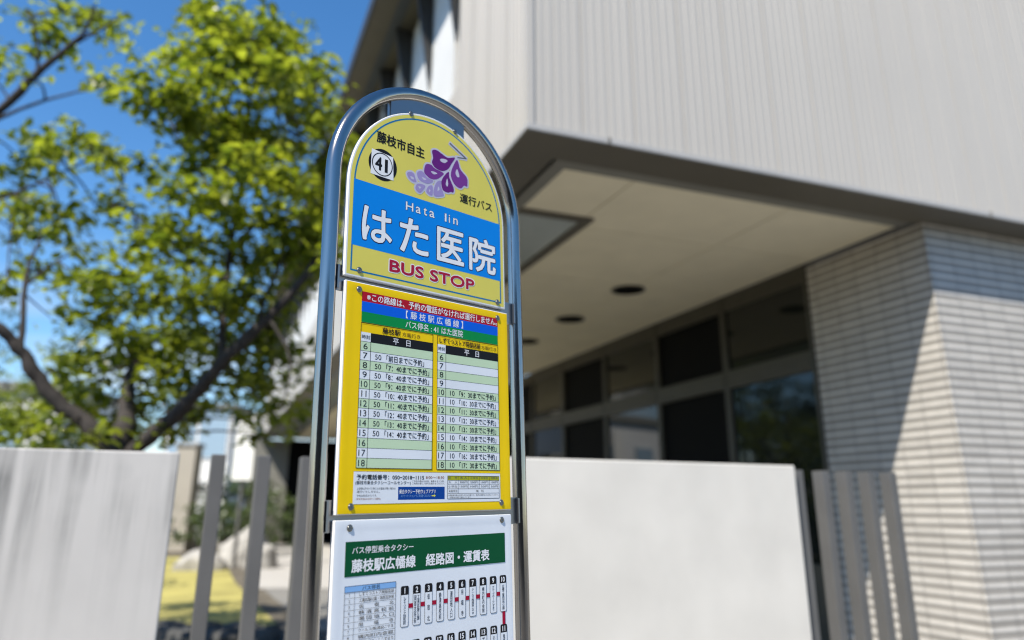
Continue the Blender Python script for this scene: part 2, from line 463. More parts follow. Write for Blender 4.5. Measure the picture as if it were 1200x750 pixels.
# ceiling boards, with gaps at the joints showing the joint strip
xs = [0.58, 1.275, 2.99, 4.352]
ys = [0.60, 1.835] + [1.835 + 1.72 * k for k in range(1, 17)]
ce = MB()
for i in range(3):
    for j in range(len(ys) - 1):
        if i == 0 and j >= 1: continue
        ce.box(xs[i] + 0.007, xs[i + 1] - 0.007, ys[j] + 0.007, ys[j + 1] - 0.007, H + 0.050, H + 0.064)
ceo = ce.build('soffit_ceiling', M['ceiling'], B)
MB().box(0.58, 4.352, 0.60, 29.9, H + 0.066, H + 0.09).build('ceiling_joint', M['joint'], ceo)
# long frosted light cover sunk in the ceiling beside the outer edge
mb = MB()
mb.box(0.58, 1.36, 1.56, 1.66, H + 0.02, H + 0.062)
mb.box(1.26, 1.36, 1.66, 29.9, H + 0.0202, H + 0.062)
lf = mb.build('light_trough_frame', M['soffit_dark'], B)
MB().box(0.58, 1.26, 1.66, 29.9, H + 0.045, H + 0.056).build('light_cover', M['cover'], lf)
# downlights
for k in range(4):
    mb = MB()
    cx, cy = 2.98, 3.72 + 1.78 * k
    ring = [(cx + 0.225 * math.cos(t), cy + 0.225 * math.sin(t)) for t in [2 * math.pi * i / 32 for i in range(32)]]
    mb.prism(ring, 'z', H + 0.038, H + 0.0495)
    d = mb.build('downlight', M['lamp_dark'], B)
    inn = [(cx + 0.18 * math.cos(t), cy + 0.18 * math.sin(t)) for t in [2 * math.pi * i / 32 for i in range(32)]]
    MB().prism(inn, 'z', H + 0.034, H + 0.0375).build('reflector', M['screen'], d)
# tiled ground-floor wall with its corner
mb = MB()
mb.box(4.35, 14.0, 0.32, 1.95, 0.0, H - 0.008)
mb.build('tiled_wall', M['tile'], B, bevel=0.006)
# windows along the porch
mull = [1.95, 3.58, 5.27, 6.98, 8.70, 10.25, 11.95, 13.65, 15.35, 17.05]
for i in range(len(mull) - 1):
    y0, y1 = mull[i] + 0.002, mull[i + 1] - 0.002
    fr = MB()
    fr.box(4.33, 4.43, y0, y0 + 0.05, 0.0, 4.24)
    fr.box(4.331, 4.43, y1 - 0.05, y1, 0.0, 4.2402)
    fr.box(4.34, 4.42, y0 + 0.05, y1 - 0.05, 4.03, 4.239)
    fr.box(4.325, 4.42, y0 + 0.05, y1 - 0.05, 2.99, 3.22)
    fr.box(4.318, 4.425, y0 + 0.05, y1 - 0.05, 3.08, 3.12)
    fr.box(4.34, 4.42, y0 + 0.05, y1 - 0.05, 0.0, 0.9)
    f = fr.build('window', M['frame'], B, bevel=0.004)
    gm = M['screen'] if i % 2 else M['glass']
    gx = 4.385 if i % 2 else 4.365
    MB().box(gx, gx + 0.008, y0 + 0.05, y1 - 0.05, 3.22, 4.03).build('pane', gm, f)
    MB().box(gx, gx + 0.008, y0 + 0.05, y1 - 0.05, 0.9, 2.99).build('pane', gm, f)
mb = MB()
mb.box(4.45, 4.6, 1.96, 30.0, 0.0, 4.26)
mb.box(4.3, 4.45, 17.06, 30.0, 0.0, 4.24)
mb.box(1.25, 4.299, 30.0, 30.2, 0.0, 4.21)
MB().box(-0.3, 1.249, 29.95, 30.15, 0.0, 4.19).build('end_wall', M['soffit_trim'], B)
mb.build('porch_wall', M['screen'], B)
# clerestory behind the recess: pale panels, dark gaps, triangular brackets, deep eave
MB().box(0.20, 0.3, 1.874, 29.9, 5.63, TOP).build('clerestory_back', M['screen'], B)
for k in range(25):
    y0 = 2.10 + 1.09 * k
    MB().box(0.04, 0.10, y0 + 0.10, y0 + 1.02, 5.631, TOP - 0.01).build('wall_panel', M['panel_white'], B)
    MB().prism([(0.03, 6.30), (0.03, TOP - 0.005), (-0.20, TOP - 0.005)], 'y', y0 - 0.03, y0 + 0.03).build('eave_bracket', M['roof'], B)
mb = MB()
mb.box(-0.60, 14.0, -0.25, 30.2, TOP + 0.03, TOP + 0.26)
rf = mb.build('roof', M['roof'], B, bevel=0.01)
mb = MB()
mb.box(-0.57, -0.30, -0.2, 30.0, TOP, TOP + 0.028)
mb.build('eave_board', M['eave_brown'], rf)
MB().box(-0.298, -0.15, -0.2, 30.0, TOP + 0.005, TOP + 0.028).build('eave_board', M['eave_gray'], rf)
MB().box(-0.148, 0.3, -0.2, 30.0, TOP + 0.002, TOP + 0.028).build('eave_board', M['eave_brown'], rf)

# ------------------------------------------------------------------ boundary walls and slat fences
WM = Matrix.Rotation(WR, 4, 'Z')


def wall(name, a0, a1, h, m, label):
    o = empty(name, (W0.x, W0.y, 0), WR)
    tag(o, label, 'wall')
    MB().box(a0, a1, 0.0, 0.18, 0.0, h).build('wall_body', m, o, bevel=0.006)
    return o


w1 = wall('concrete_wall', -9.0, -2.43, 1.716, M['stained_concrete'], 'grey concrete boundary wall with dark rain streaks, below the tree')
w2 = wall('painted_wall', -1.55, 0.975, 1.738, M['white_concrete'], 'smooth off-white boundary wall beside the bus stop, in front of the porch')


def fence(name, starts, label):
    o = empty(name, (W0.x, W0.y, 0), WR)
    tag(o, label, 'fence', 'slat fences between the boundary walls')
    for a in starts:
        MB().box(a, a + 0.060, 0.04, 0.125, 0.10, 1.715).build('slat', M['slat'], o, bevel=0.004)
    MB().box(min(starts) - 0.02, max(starts) + 0.09, 0.06, 0.115, 0.05, 0.098).build('bottom_rail', M['slat'], o)
    return o


fence('slat_fence', [-2.300, -2.105, -1.910, -1.715], 'grey upright slats with lawn behind, next to the stained wall')
fence('slat_fence', [1.015, 1.225, 1.415, 1.605, 1.795], 'grey upright slats beside the tiled corner, past the off-white wall')

# ------------------------------------------------------------------ trees
def leafball(mb, c, rad, n, size, flat=0.6):
    """A spray of n leaves scattered round c."""
    for _ in range(n):
        while True:
            q = Vector((random.uniform(-1, 1), random.uniform(-1, 1), random.uniform(-1, 1)))
            if q.length < 1: break
        p = c + Vector((q.x * rad, q.y * rad, q.z * rad * flat))
        leaf(mb, p, size * random.uniform(0.65, 1.25))


def leaf(mb, p, s):
    a = random.uniform(0, 2 * math.pi)
    tilt = random.gauss(0.25, 0.35)
    d = Vector((math.cos(a) * math.cos(tilt), math.sin(a) * math.cos(tilt), -math.sin(tilt)))
    nrm = Vector((random.gauss(0, 0.45), random.gauss(0, 0.45), 1)).normalized()
    sd = d.cross(nrm).normalized()
    up = sd.cross(d).normalized()
    w = s * 0.30
    f = up * (-0.16 * s)
    vs = [p, p + d * s * 0.35 + sd * w - f * 0.5, p + d * s * 0.75 + sd * w * 0.75, p + d * s + f, p + d * s * 0.75 - sd * w * 0.75, p + d * s * 0.35 - sd * w - f * 0.5, p + d * s * 0.55 + f * 0.4]
    mb.add(vs, [(0, 1, 6), (1, 2, 6), (2, 3, 6), (3, 4, 6), (4, 5, 6), (5, 0, 6)], 0, False)


def smooth(pts, k=4):
    """Catmull-Rom through (Vector, radius) nodes."""
    out = []
    n = len(pts)
    for i in range(n - 1):
        p0, p1, p2, p3 = pts[max(i - 1, 0)], pts[i], pts[i + 1], pts[min(i + 2, n - 1)]
        for j in range(k):
            t = j / k
            v = 0.5 * ((2 * p1[0]) + (-p0[0] + p2[0]) * t + (2 * p0[0] - 5 * p1[0] + 4 * p2[0] - p3[0]) * t * t + (-p0[0] + 3 * p1[0] - 3 * p2[0] + p3[0]) * t ** 3)
            out.append((v, p1[1] + (p2[1] - p1[1]) * t))
    out.append(pts[-1])
    return out


def tree(name, label, trunk_lines, branch_lines, clusters, density, group=None):
    base = Vector(trunk_lines[0][0][0])
    base.z = 0
    root = empty(name, base)
    tag(root, label, 'tree', group)
    nodes = []

    def lines(ls, nm):
        mb = MB()
        for ln in ls:
            sm = smooth([(Vector(p) - base, r) for p, r in ln])
            sm = [(p + Vector((random.uniform(-1, 1), random.uniform(-1, 1), random.uniform(-1, 1))) * r * 0.25, r * random.uniform(0.9, 1.1)) for p, r in sm]
            mb.tube([p for p, r in sm], [r for p, r in sm], 10)
            nodes.extend(p for p, r in sm)
        return mb
    tr = lines(trunk_lines, 'trunk').build('trunk', M['bark'], root)
    br = lines(branch_lines, 'branch')
    crown = MB()
    for (px, py, rx, ry, dy) in clusters:
        k = dy / F_PX * 0.98
        c = at(px, py, dy) - base
        near = min(nodes, key=lambda q: (q - c).length)
        mid = near.lerp(c, 0.5) + Vector((random.uniform(-0.1, 0.1), random.uniform(-0.1, 0.1), 0.06))
        br.tube([p for p, r in smooth([(near, 0.018), (mid, 0.012), (c, 0.006)])], [0.016 - 0.0012 * i for i in range(9)], 5)
        n = max(3, int(density * rx * ry))
        for _ in range(n):
            while True:
                q = Vector((random.uniform(-1, 1), random.uniform(-1, 1), random.uniform(-1, 1)))
                if q.length < 1: break
            s = c + Vector((q.x * rx * k, q.y * rx * k * 1.2, q.z * ry * k * 1.15))
            leafball(crown, s, random.uniform(0.13, 0.32), random.randint(8, 15), 0.128 * random.choice((0.7, 1.0, 1.2)))
            if random.random() < 0.35:
                br.tube([c.lerp(near, 0.15), c.lerp(s, 0.6) + Vector((0, 0, 0.02)), s], [0.006, 0.005, 0.003], 4)
    br.build('branch', M['bark'], tr)
    crown.build('crown', M['leaf'], root)
    return root


A = lambda px, py, y, r: (at(px, py, y), r)
ground_pt = at(143, 540, 7.6); ground_pt.z = 0
trunk = [[(ground_pt, 0.16), (at(143, 560, 7.6), 0.14), A(145, 525, 7.6, 0.1040), A(149, 492, 7.6, 0.0960), A(150, 462, 7.7, 0.0600), A(158, 430, 7.9, 0.0480), A(176, 402, 8.1, 0.0400), A(200, 380, 8.3, 0.0320), A(232, 342, 8.5, 0.0200)],
         [A(140, 535, 7.55, 0.0880), A(104, 498, 7.5, 0.0784), A(66, 468, 7.4, 0.0736), A(40, 438, 7.3, 0.0680), A(22, 408, 7.2, 0.0600), A(0, 386, 7.1, 0.0496), A(-50, 350, 6.9, 0.0320)],
         [A(150, 532, 7.55, 0.0800), A(186, 505, 7.4, 0.0720), A(226, 466, 7.2, 0.0680), A(262, 424, 7.0, 0.0624), A(300, 386, 6.9, 0.0544), A(340, 346, 6.8, 0.0416), A(372, 300, 6.8, 0.0240)]]
branches = [
    [A(26, 410, 7.2, 0.0320), A(27, 360, 7.25, 0.0272), A(32, 318, 7.3, 0.0208), A(48, 278, 7.4, 0.0120)],
    [A(30, 335, 7.25, 0.0176), A(58, 312, 7.3, 0.0128), A(92, 292, 7.4, 0.0080)],
    [A(258, 428, 7.0, 0.0400), A(264, 350, 7.2, 0.0368), A(273, 275, 7.35, 0.0336), A(285, 205, 7.5, 0.0296), A(291, 150, 7.6, 0.0240), A(290, 95, 7.7, 0.0192), A(280, 35, 7.8, 0.0104)],
    [A(287, 200, 7.5, 0.0192), A(330, 150, 7.5, 0.0136), A(372, 92, 7.5, 0.0064)],
    [A(275, 262, 7.35, 0.0208), A(232, 200, 7.6, 0.0160), A(190, 132, 7.7, 0.0112), A(135, 96, 7.8, 0.0064)],
    [A(289, 130, 7.6, 0.0144), A(330, 92, 7.6, 0.0096), A(376, 74, 7.5, 0.0048)],
    [A(268, 300, 7.3, 0.0208), A(300, 262, 7.1, 0.0160), A(340, 220, 7.0, 0.0104), A(385, 175, 6.9, 0.0056)],
    [A(266, 330, 7.2, 0.0192), A(220, 300, 7.3, 0.0144), A(170, 262, 7.4, 0.0096), A(130, 240, 7.5, 0.0048)],
    [A(300, 388, 6.9, 0.0224), A(318, 330, 6.9, 0.0160), A(350, 270, 6.9, 0.0104)],
    [A(315, 372, 6.85, 0.0176), A(340, 420, 6.8, 0.0112), A(330, 480, 6.7, 0.0064)],
]
CL = [(250, 18, 48, 24), (292, 45, 55, 34), (335, 58, 40, 36), (372, 76, 20, 18), (212, 55, 32, 16), (250, 72, 46, 26), (304, 92, 48, 22), (330, 100, 28, 18),
      (190, 96, 44, 14), (128, 92, 42, 9), (176, 112, 36, 20), (222, 122, 46, 22), (270, 132, 38, 24), (345, 132, 42, 18), (388, 150, 20, 20),
      (238, 158, 52, 22), (300, 165, 52, 26), (350, 172, 40, 24), (386, 182, 18, 34), (262, 200, 52, 22), (222, 184, 26, 12), (320, 208, 54, 26), (368, 228, 36, 36),
      (200, 226, 30, 9), (252, 242, 52, 22), (326, 258, 54, 26), (374, 280, 24, 34), (165, 256, 34, 10), (182, 272, 42, 15), (240, 284, 46, 22), (290, 302, 46, 22), (346, 312, 36, 26),
      (102, 300, 26, 9), (152, 330, 44, 15), (220, 330, 42, 22), (280, 350, 38, 22), (326, 358, 24, 22), (122, 370, 34, 15), (168, 392, 46, 22), (220, 392, 38, 22), (270, 400, 36, 22), (318, 388, 26, 20),
      (112, 420, 36, 15), (162, 430, 44, 22), (210, 432, 36, 18), (304, 428, 30, 22), (340, 408, 18, 20), (90, 452, 32, 12), (142, 470, 40, 17), (190, 466, 32, 15), (306, 470, 20, 16), (326, 492, 15, 22), (182, 500, 26, 12), (108, 486, 26, 12), (60, 500, 26, 11), (20, 490, 20, 8),
      (362, 118, 24, 14), (396, 200, 10, 30), (130, 350, 24, 10), (255, 430, 24, 16), (232, 360, 30, 18), (190, 300, 30, 12), (300, 495, 20, 10), (75, 472, 26, 10), (130, 505, 26, 10), (40, 512, 30, 8), (214, 488, 20, 10), (160, 360, 24, 12), (246, 20, 30, 16), (322, 420, 18, 20), (392, 300, 10, 34), (388, 110, 12, 10), (60, 330, 30, 12), (80, 400, 24, 12), (120, 345, 26, 10), (66, 440, 22, 10), (100, 330, 26, 10), (150, 300, 26, 10), (176, 345, 22, 12), (205, 362, 22, 12), (130, 400, 24, 10), (75, 505, 30, 12), (118, 512, 26, 8), (165, 490, 28, 14), (205, 505, 22, 10), (222, 470, 26, 14), (250, 455, 24, 14), (270, 470, 22, 12), (286, 440, 22, 14), (112, 450, 28, 12), (150, 405, 30, 12), (235, 412, 28, 14), (345, 445, 16, 16), (310, 512, 18, 10), (196, 425, 30, 12), (60, 372, 22, 10)]
CL = [(x, y, rx, ry, 7.4 + random.uniform(-0.9, 0.9) + (0.0 if y < 370 else 0.75)) for x, y, rx, ry in CL]
tree('broadleaf_tree', 'spreading tree in fresh yellow-green leaf with forked dark limbs, behind the stained wall', trunk, branches, CL, 0.0165, 'garden trees')

gp2 = at(-230, 540, 8.4); gp2.z = 0
trunk2 = [[(gp2, 0.15), (at(-225, 480, 8.4), 0.13), A(-200, 380, 8.3, 0.11), A(-140, 270, 8.2, 0.085), A(-60, 185, 8.1, 0.065), A(0, 130, 8.0, 0.05), A(42, 88, 7.9, 0.042), A(76, 58, 7.8, 0.032), A(100, 36, 7.7, 0.02), A(112, 5, 7.6, 0.012)]]
branches2 = [
    [A(-20, 146, 8.0, 0.03), A(40, 122, 7.8, 0.018), A(90, 108, 7.7, 0.013), A(160, 98, 7.6, 0.006)],
    [A(44, 86, 7.9, 0.022), A(44, 50, 7.8, 0.016), A(36, 20, 7.7, 0.009)],
    [A(76, 58, 7.8, 0.02), A(115, 36, 7.7, 0.013), A(150, 14, 7.6, 0.006)],
    [A(-150, 285, 8.2, 0.04), A(-60, 255, 8.0, 0.028), A(20, 225, 7.8, 0.02), A(66, 205, 7.7, 0.013), A(120, 180, 7.6, 0.006)],
]
CL2 = [(40, 28, 36, 16), (92, 20, 40, 16), (130, 28, 22, 16), (58, 55, 32, 15), (8, 55, 16, 16), (122, 46, 26, 9), (18, 85, 18, 10), (60, 165, 36, 16), (28, 190, 36, 16), (92, 160, 32, 15), (112, 176, 26, 12), (70, 190, 40, 14), (140, 192, 24, 9), (170, 196, 9, 7),
       (18, 216, 20, 8), (20, 250, 36, 17), (62, 246, 36, 15), (112, 242, 36, 12), (140, 226, 22, 9), (18, 272, 36, 10), (70, 268, 44, 9), (8, 330, 16, 12), (24, 302, 26, 8), (-60, 60, 50, 40), (-70, 180, 50, 40), (-120, 120, 50, 50)]
CL2 = [(x, y, rx, ry, 7.9 + random.uniform(-0.6, 0.7)) for x, y, rx, ry in CL2]
tree('broadleaf_tree', 'thin-leaved tree at the picture edge with one slanting limb against blue sky', trunk2, branches2, CL2, 0.014, 'garden trees')


gp3 = Vector((-12.6, 17.4, 0))  # tree added mostly off camera so the window glass reflects foliage
CL3 = []
for k in range(24):
    q = Vector((-12.6 + random.uniform(-2.0, 2.0), 17.4 + random.uniform(-1.8, 1.8), random.uniform(1.6, 4.9)))
    d_ = q - CAM
    c_ = (d_.dot(AX), d_.dot(AY), d_.dot(AZ))
    CL3.append((PPX + F_PX * c_[0] / c_[2], PPY + F_PX * c_[1] / c_[2], 44, 30, q.y))
tree('broadleaf_tree', 'dense green tree added mostly out of view past the stained wall, for the porch glass to mirror', [[(gp3, 0.2), (Vector((-12.6, 17.4, 1.5)), 0.16), (Vector((-12.5, 17.3, 3.0)), 0.10), (Vector((-12.6, 17.4, 4.6)), 0.04)]], [[(Vector((-12.6, 17.4, 1.8)), 0.08), (Vector((-14, 17.2, 3.4)), 0.03)], [(Vector((-12.6, 17.4, 2.0)), 0.08), (Vector((-11.2, 17.6, 3.6)), 0.03)]], CL3, 0.014, 'garden trees')

# ------------------------------------------------------------------ garden behind the fence
def rock(loc, sx, sy, sz, m, label, group, seed):
    rnd = random.Random(seed)
    bm = bmesh.new()
    bmesh.ops.create_icosphere(bm, subdivisions=3, radius=1)
    ph = [Vector((rnd.gauss(0, 1), rnd.gauss(0, 1), rnd.gauss(0, 1))).normalized() for _ in range(9)]
    cut = [rnd.uniform(0.62, 0.9) for _ in ph]
    for v in bm.verts:
        for n, c in zip(ph, cut):
            d = v.co.dot(n)
            if d > c: v.co -= n * (d - c) * 0.9
        v.co = Vector((v.co.x * sx, v.co.y * sy, v.co.z * sz))
    me = bpy.data.meshes.new('garden_rock'); bm.to_mesh(me); bm.free(); me.materials.append(m)
    o = bpy.data.objects.new('garden_rock', me); COL.objects.link(o); o.location = loc
    return tag(o, label, 'rock', group)


RL = 'dark rough garden rock in the low row edging the lawn behind the slats'
for i, (px, y, s) in enumerate([(196, 9.9, 0.34), (216, 9.7, 0.30), (240, 9.8, 0.36), (262, 9.6, 0.28), (284, 9.8, 0.36), (306, 9.7, 0.30), (328, 9.8, 0.34), (352, 9.6, 0.30), (378, 9.5, 0.28)]):
    p = at(px, 730, y)
    rock((p.x, y, 0.0), s, s * 0.8, 0.07 + s * 0.32, M['dark_stone'], RL, 'dark rocks edging the lawn', i)
for i, (px, y, s, h, lab) in enumerate([(238, 19.5, 0.7, 0.5, 'pale boulder at the far lawn edge, just right of the stained wall'), (284, 21.0, 0.8, 1.1, 'tall pale boulder at the far lawn edge between the first two slats'), (306, 20.0, 0.45, 0.75, 'small pale boulder behind the second slat'), (216, 30.0, 0.6, 0.9, 'grey boulder under the cream pillar')]):
    p = at(px, 640, y)
    rock((p.x, y, 0.0), s, s * 0.8, h, M['stone'], lab, 'pale boulders across the lawn', 40 + i)


def shrub(px, y, r, h, label):
    p = at(px, 640, y)
    root = empty('shrub', (p.x, y, 0))
    tag(root, label, 'shrub')
    mb = MB()
    for k in range(26):
        a = random.uniform(0, 6.28); rr = r * math.sqrt(random.random())
        leafball(mb, Vector((rr * math.cos(a), rr * math.sin(a), h * random.uniform(0.25, 1.0) * (1 - 0.4 * (rr / r) ** 2))), 0.26, 26, 0.12)
    mb.build('foliage', M['shrub_leaf'], root)
    st = MB()
    for k in range(5):
        a = k * 1.26
        st.tube([(0.05 * math.cos(a), 0.05 * math.sin(a), 0), (r * 0.5 * math.cos(a), r * 0.5 * math.sin(a), h * 0.7)], [0.03, 0.012], 6)
    st.build('stem', M['bark'], root)
    return root


shrub(270, 24.0, 1.0, 2.3, 'dark green shrub across the lawn, between the first two slats')
shrub(232, 25.0, 0.9, 1.9, 'low dark shrub beside the cream pillar across the lawn')
shrub(310, 26.0, 1.0, 1.9, 'dark shrub across the lawn, behind the second slat')

def hedge(name, label, pts, w, h, n):
    root = empty(name, (pts[0][0], pts[0][1], 0))
    tag(root, label, 'hedge')
    mb = MB()
    for k in range(n):
        t = random.random() * (len(pts) - 1); i = int(t); t -= i
        p = Vector((pts[i][0] + (pts[i + 1][0] - pts[i][0]) * t - pts[0][0], pts[i][1] + (pts[i + 1][1] - pts[i][1]) * t - pts[0][1], 0))
        hh = h * (0.85 + 0.15 * math.sin(p.x * 1.7) + random.uniform(-0.08, 0.1))
        z = random.uniform(0.1, 1.0) * hh
        leafball(mb, p + Vector((random.uniform(-w, w), random.uniform(-w, w), z)), 0.34, 22, 0.15)
        if k % 30 == 0: MB().tube([p, p + Vector((random.uniform(-0.2, 0.2), 0, hh * 0.8))], [0.04, 0.015], 6).build('stem', M['bark'], root)
    mb.build('foliage', M['shrub_leaf'], root)
    return root


hedge('hedge', 'dark green hedge closing the far side of the lawn', [(-22, 23.5), (-15, 26), (-8.6, 29.5)], 0.6, 2.6, 700)
hedge('garden_bush', 'leafy green bush close behind the stained wall, under the forked tree', [(-13.5, 15.2), (-8.3, 14.0)], 0.8, 2.9, 420)

hedge('added_tall_hedge', 'tall dark hedge added out of view to the left, for the porch windows to reflect', [(-19, 15.5), (-14.6, 20.6)], 1.0, 7.6, 1250)  # hedge added outside the view to block sky in the pane reflections

# far houses
def house(name, label, x0, x1, y, depth, h, wallm, wins, roofh=0.35):
    root = empty(name, ((x0 + x1) / 2, y, 0))
    tag(root, label, 'building')
    w = (x1 - x0) / 2
    MB().box(-w, w, 0, depth, 0, h).build('wall', wallm, root)
    MB().box(-w - 0.3, w + 0.3, -0.3, depth + 0.3, h + 0.002, h + roofh).build('roof', M['soffit_trim'], root)
    for (a, b, z0, z1) in wins:
        fo = MB().box(a - 0.06, b + 0.06, -0.06, -0.003, z0 - 0.06, z1 + 0.06).build('window', M['pale_wall'], root)
        MB().box(a, b, -0.075, -0.062, z0, z1).build('pane', M['blue_glass'], fo)
    return root


hx0, hx1 = at(-160, 500, 34).x, at(64, 500, 34).x
house('white_house', 'white house glimpsed through the tree, left of its trunk', hx0, hx1, 34, 7, 6.4, M['pale_wall'], [(-2.6, -1.0, 3.6, 4.9), (1.0, 2.9, 3.6, 4.9)])
gx0, gx1 = at(196, 500, 36).x, at(272, 500, 36).x
house('glazed_building', 'pale building with a wide blue glass front, seen above the slats', gx0, gx1, 36, 6, 5.9, M['pale_wall'], [(-1.35, -0.1, 3.6, 5.6), (0.05, 1.35, 3.6, 5.6)], 0.12)
cx0, cx1 = at(203, 560, 27).x, at(226, 560, 27).x
root = empty('gate_pillar', ((cx0 + cx1) / 2, 27, 0)); tag(root, 'cream gate pillar across the lawn, beside the stained wall edge', 'pillar')
MB().box(-(cx1 - cx0) / 2, (cx1 - cx0) / 2, 0, 0.6, 0, 3.45).build('shaft', M['cream_wall'], root, bevel=0.02)
MB().box(-(cx1 - cx0) / 2 - 0.06, (cx1 - cx0) / 2 + 0.06, -0.06, 0.66, 3.452, 3.56).build('cap', M['stone'], root, bevel=0.02)
p0, p1 = at(278, 500, 20), at(301, 500, 20)
root = empty('signboard', ((p0.x + p1.x) / 2, 20, 0)); tag(root, 'tall blank white signboard on a post, behind the first two slats', 'sign')
MB().box(-0.26, 0.26, -0.03, 0.03, at(280, 563, 20).z, at(280, 486, 20).z).build('panel', M['pale_wall'], root, bevel=0.01)
MB().tube([(0, 0.09, 0), (0, 0.09, at(280, 500, 20).z)], 0.05, 10).build('post', M['slat'], root)

# unseen house added across the road to give the steel pipe dark reflections
root = empty('added_house_opposite', wl(-9, -24) + (0,), WR)
tag(root, 'brown rendered house added unseen across the road, for the pole to mirror', 'building')
M['brown_render'] = material('brown_render', (0.10, 0.085, 0.07), 0.9, var=0.08, vscale=1)
hw = MB().box(-13, 13, 0, 7, 0, 4.8).build('wall', M['brown_render'], root)
MB().prism([(-13.6, 4.803), (13.6, 4.803), (11, 6.2), (-11, 6.2)], 'y', -0.5, 7.5).build('roof', M['roof'], root)
for k in range(5):
    fo = MB().box(-11 + 5 * k, -9 + 5 * k, 7.002, 7.06, 1.0, 2.4).build('window', M['frame'], root)
    MB().box(-10.9 + 5 * k, -9.1 + 5 * k, 7.062, 7.08, 1.1, 2.3).build('pane', M['glass'], fo)

# ------------------------------------------------------------------ bus stop sign
XS = Vector((0.71472705, 0.69910098, 0.02056845))
US = Vector((-0.02562355, -0.00321521, 0.99966649))
NB = US.cross(XS).normalized()              # away from the viewer
OS = Vector((-0.33639524, 1.46864385, 1.93554448))
VB = OS.z / US.z                            # metres from the yellow sheet's top edge down to the ground
base = OS - US * VB + XS * 0.22
SM = Matrix(((XS.x, NB.x, US.x, base.x), (XS.y, NB.y, US.y, base.y), (XS.z, NB.z, US.z, base.z), (0, 0, 0, 1)))
S = empty('bus_stop_sign', mat=SM)
tag(S, 'bus stop sign with arched steel frame holding a name plate, yellow timetable and route map', 'bus stop')


def P(u, v, n=0.0):          # millimetres on the sign's face; n towards the viewer
    return Vector((u / 1000 - 0.22, -n / 1000, VB + v / 1000))


# frame: one bent stainless pipe
cu, cv, R = 231.0, 238.0, 265.0
PN = -13.5
pts = [P(cu - R, -VB * 1000 + 5, PN), P(cu - R, -700, PN), P(cu - R, -200, PN)]
pts += [P(cu - R * math.cos(t), cv + R * math.sin(t), PN) for t in [math.pi * i / 40 for i in range(41)]]
pts += [P(cu + R, -200, PN), P(cu + R, -700, PN), P(cu + R, -VB * 1000 + 5, PN)]
MB().tube(pts, 0.0165, 24).build('frame', M['steel'], S)
YB = -4.0                    # face of crossbars sits behind the boards
for v0, v1 in ((-20, 34), (-484, -426), (-950, -900)):
    mb = MB()
    a, b = P(cu - R + 14, v0, -9), P(cu + R - 14, v1, -13)
    mb.box(a.x, b.x, min(a.y, b.y), max(a.y, b.y), a.z, b.z)
    for u in (cu - R + 14, cu + R - 18):     # welded lugs at the ends
        mb.box(P(u, 0).x, P(u + 4, 0).x, 0.0, 0.0089, P(0, v0 + 2).z, P(0, v1 - 2).z)
    mb.build('crossbar', M['plate_steel'], S)
mb = MB()
pl = [(105, 400), (330, 400), (330, 470)] + [(cu + (R - 14) * math.cos(t), cv + (R - 14) * math.sin(t)) for t in [math.radians(64 + 5.0 * i) for i in range(11)]]
pl = [(p.x, p.z) for p in (P(*q) for q in [(105, 395), (325, 395)] + [(cu + (R - 12) * math.cos(math.radians(a)), cv + (R - 12) * math.sin(math.radians(a))) for a in range(68, 121, 4)])]
mb.prism(pl, 'y', 0.009, 0.012)
mb.box(P(103, 0).x, P(106, 0).x, 0.0122, 0.021, P(0, 400).z, P(0, 462).z)
mb.box(P(325.2, 0).x, P(328, 0).x, 0.0122, 0.021, P(0, 400).z, P(0, 462).z)
mb.build('top_bracket', M['plate_steel'], S)
mb = MB()
mb.prism([(0.42 * math.cos(t), 0.30 * math.sin(t)) for t in [2 * math.pi * i / 40 for i in range(40)]], 'z', 0.0, 0.13)
bo = mb.build('base', M['paving'], S, bevel=0.02)


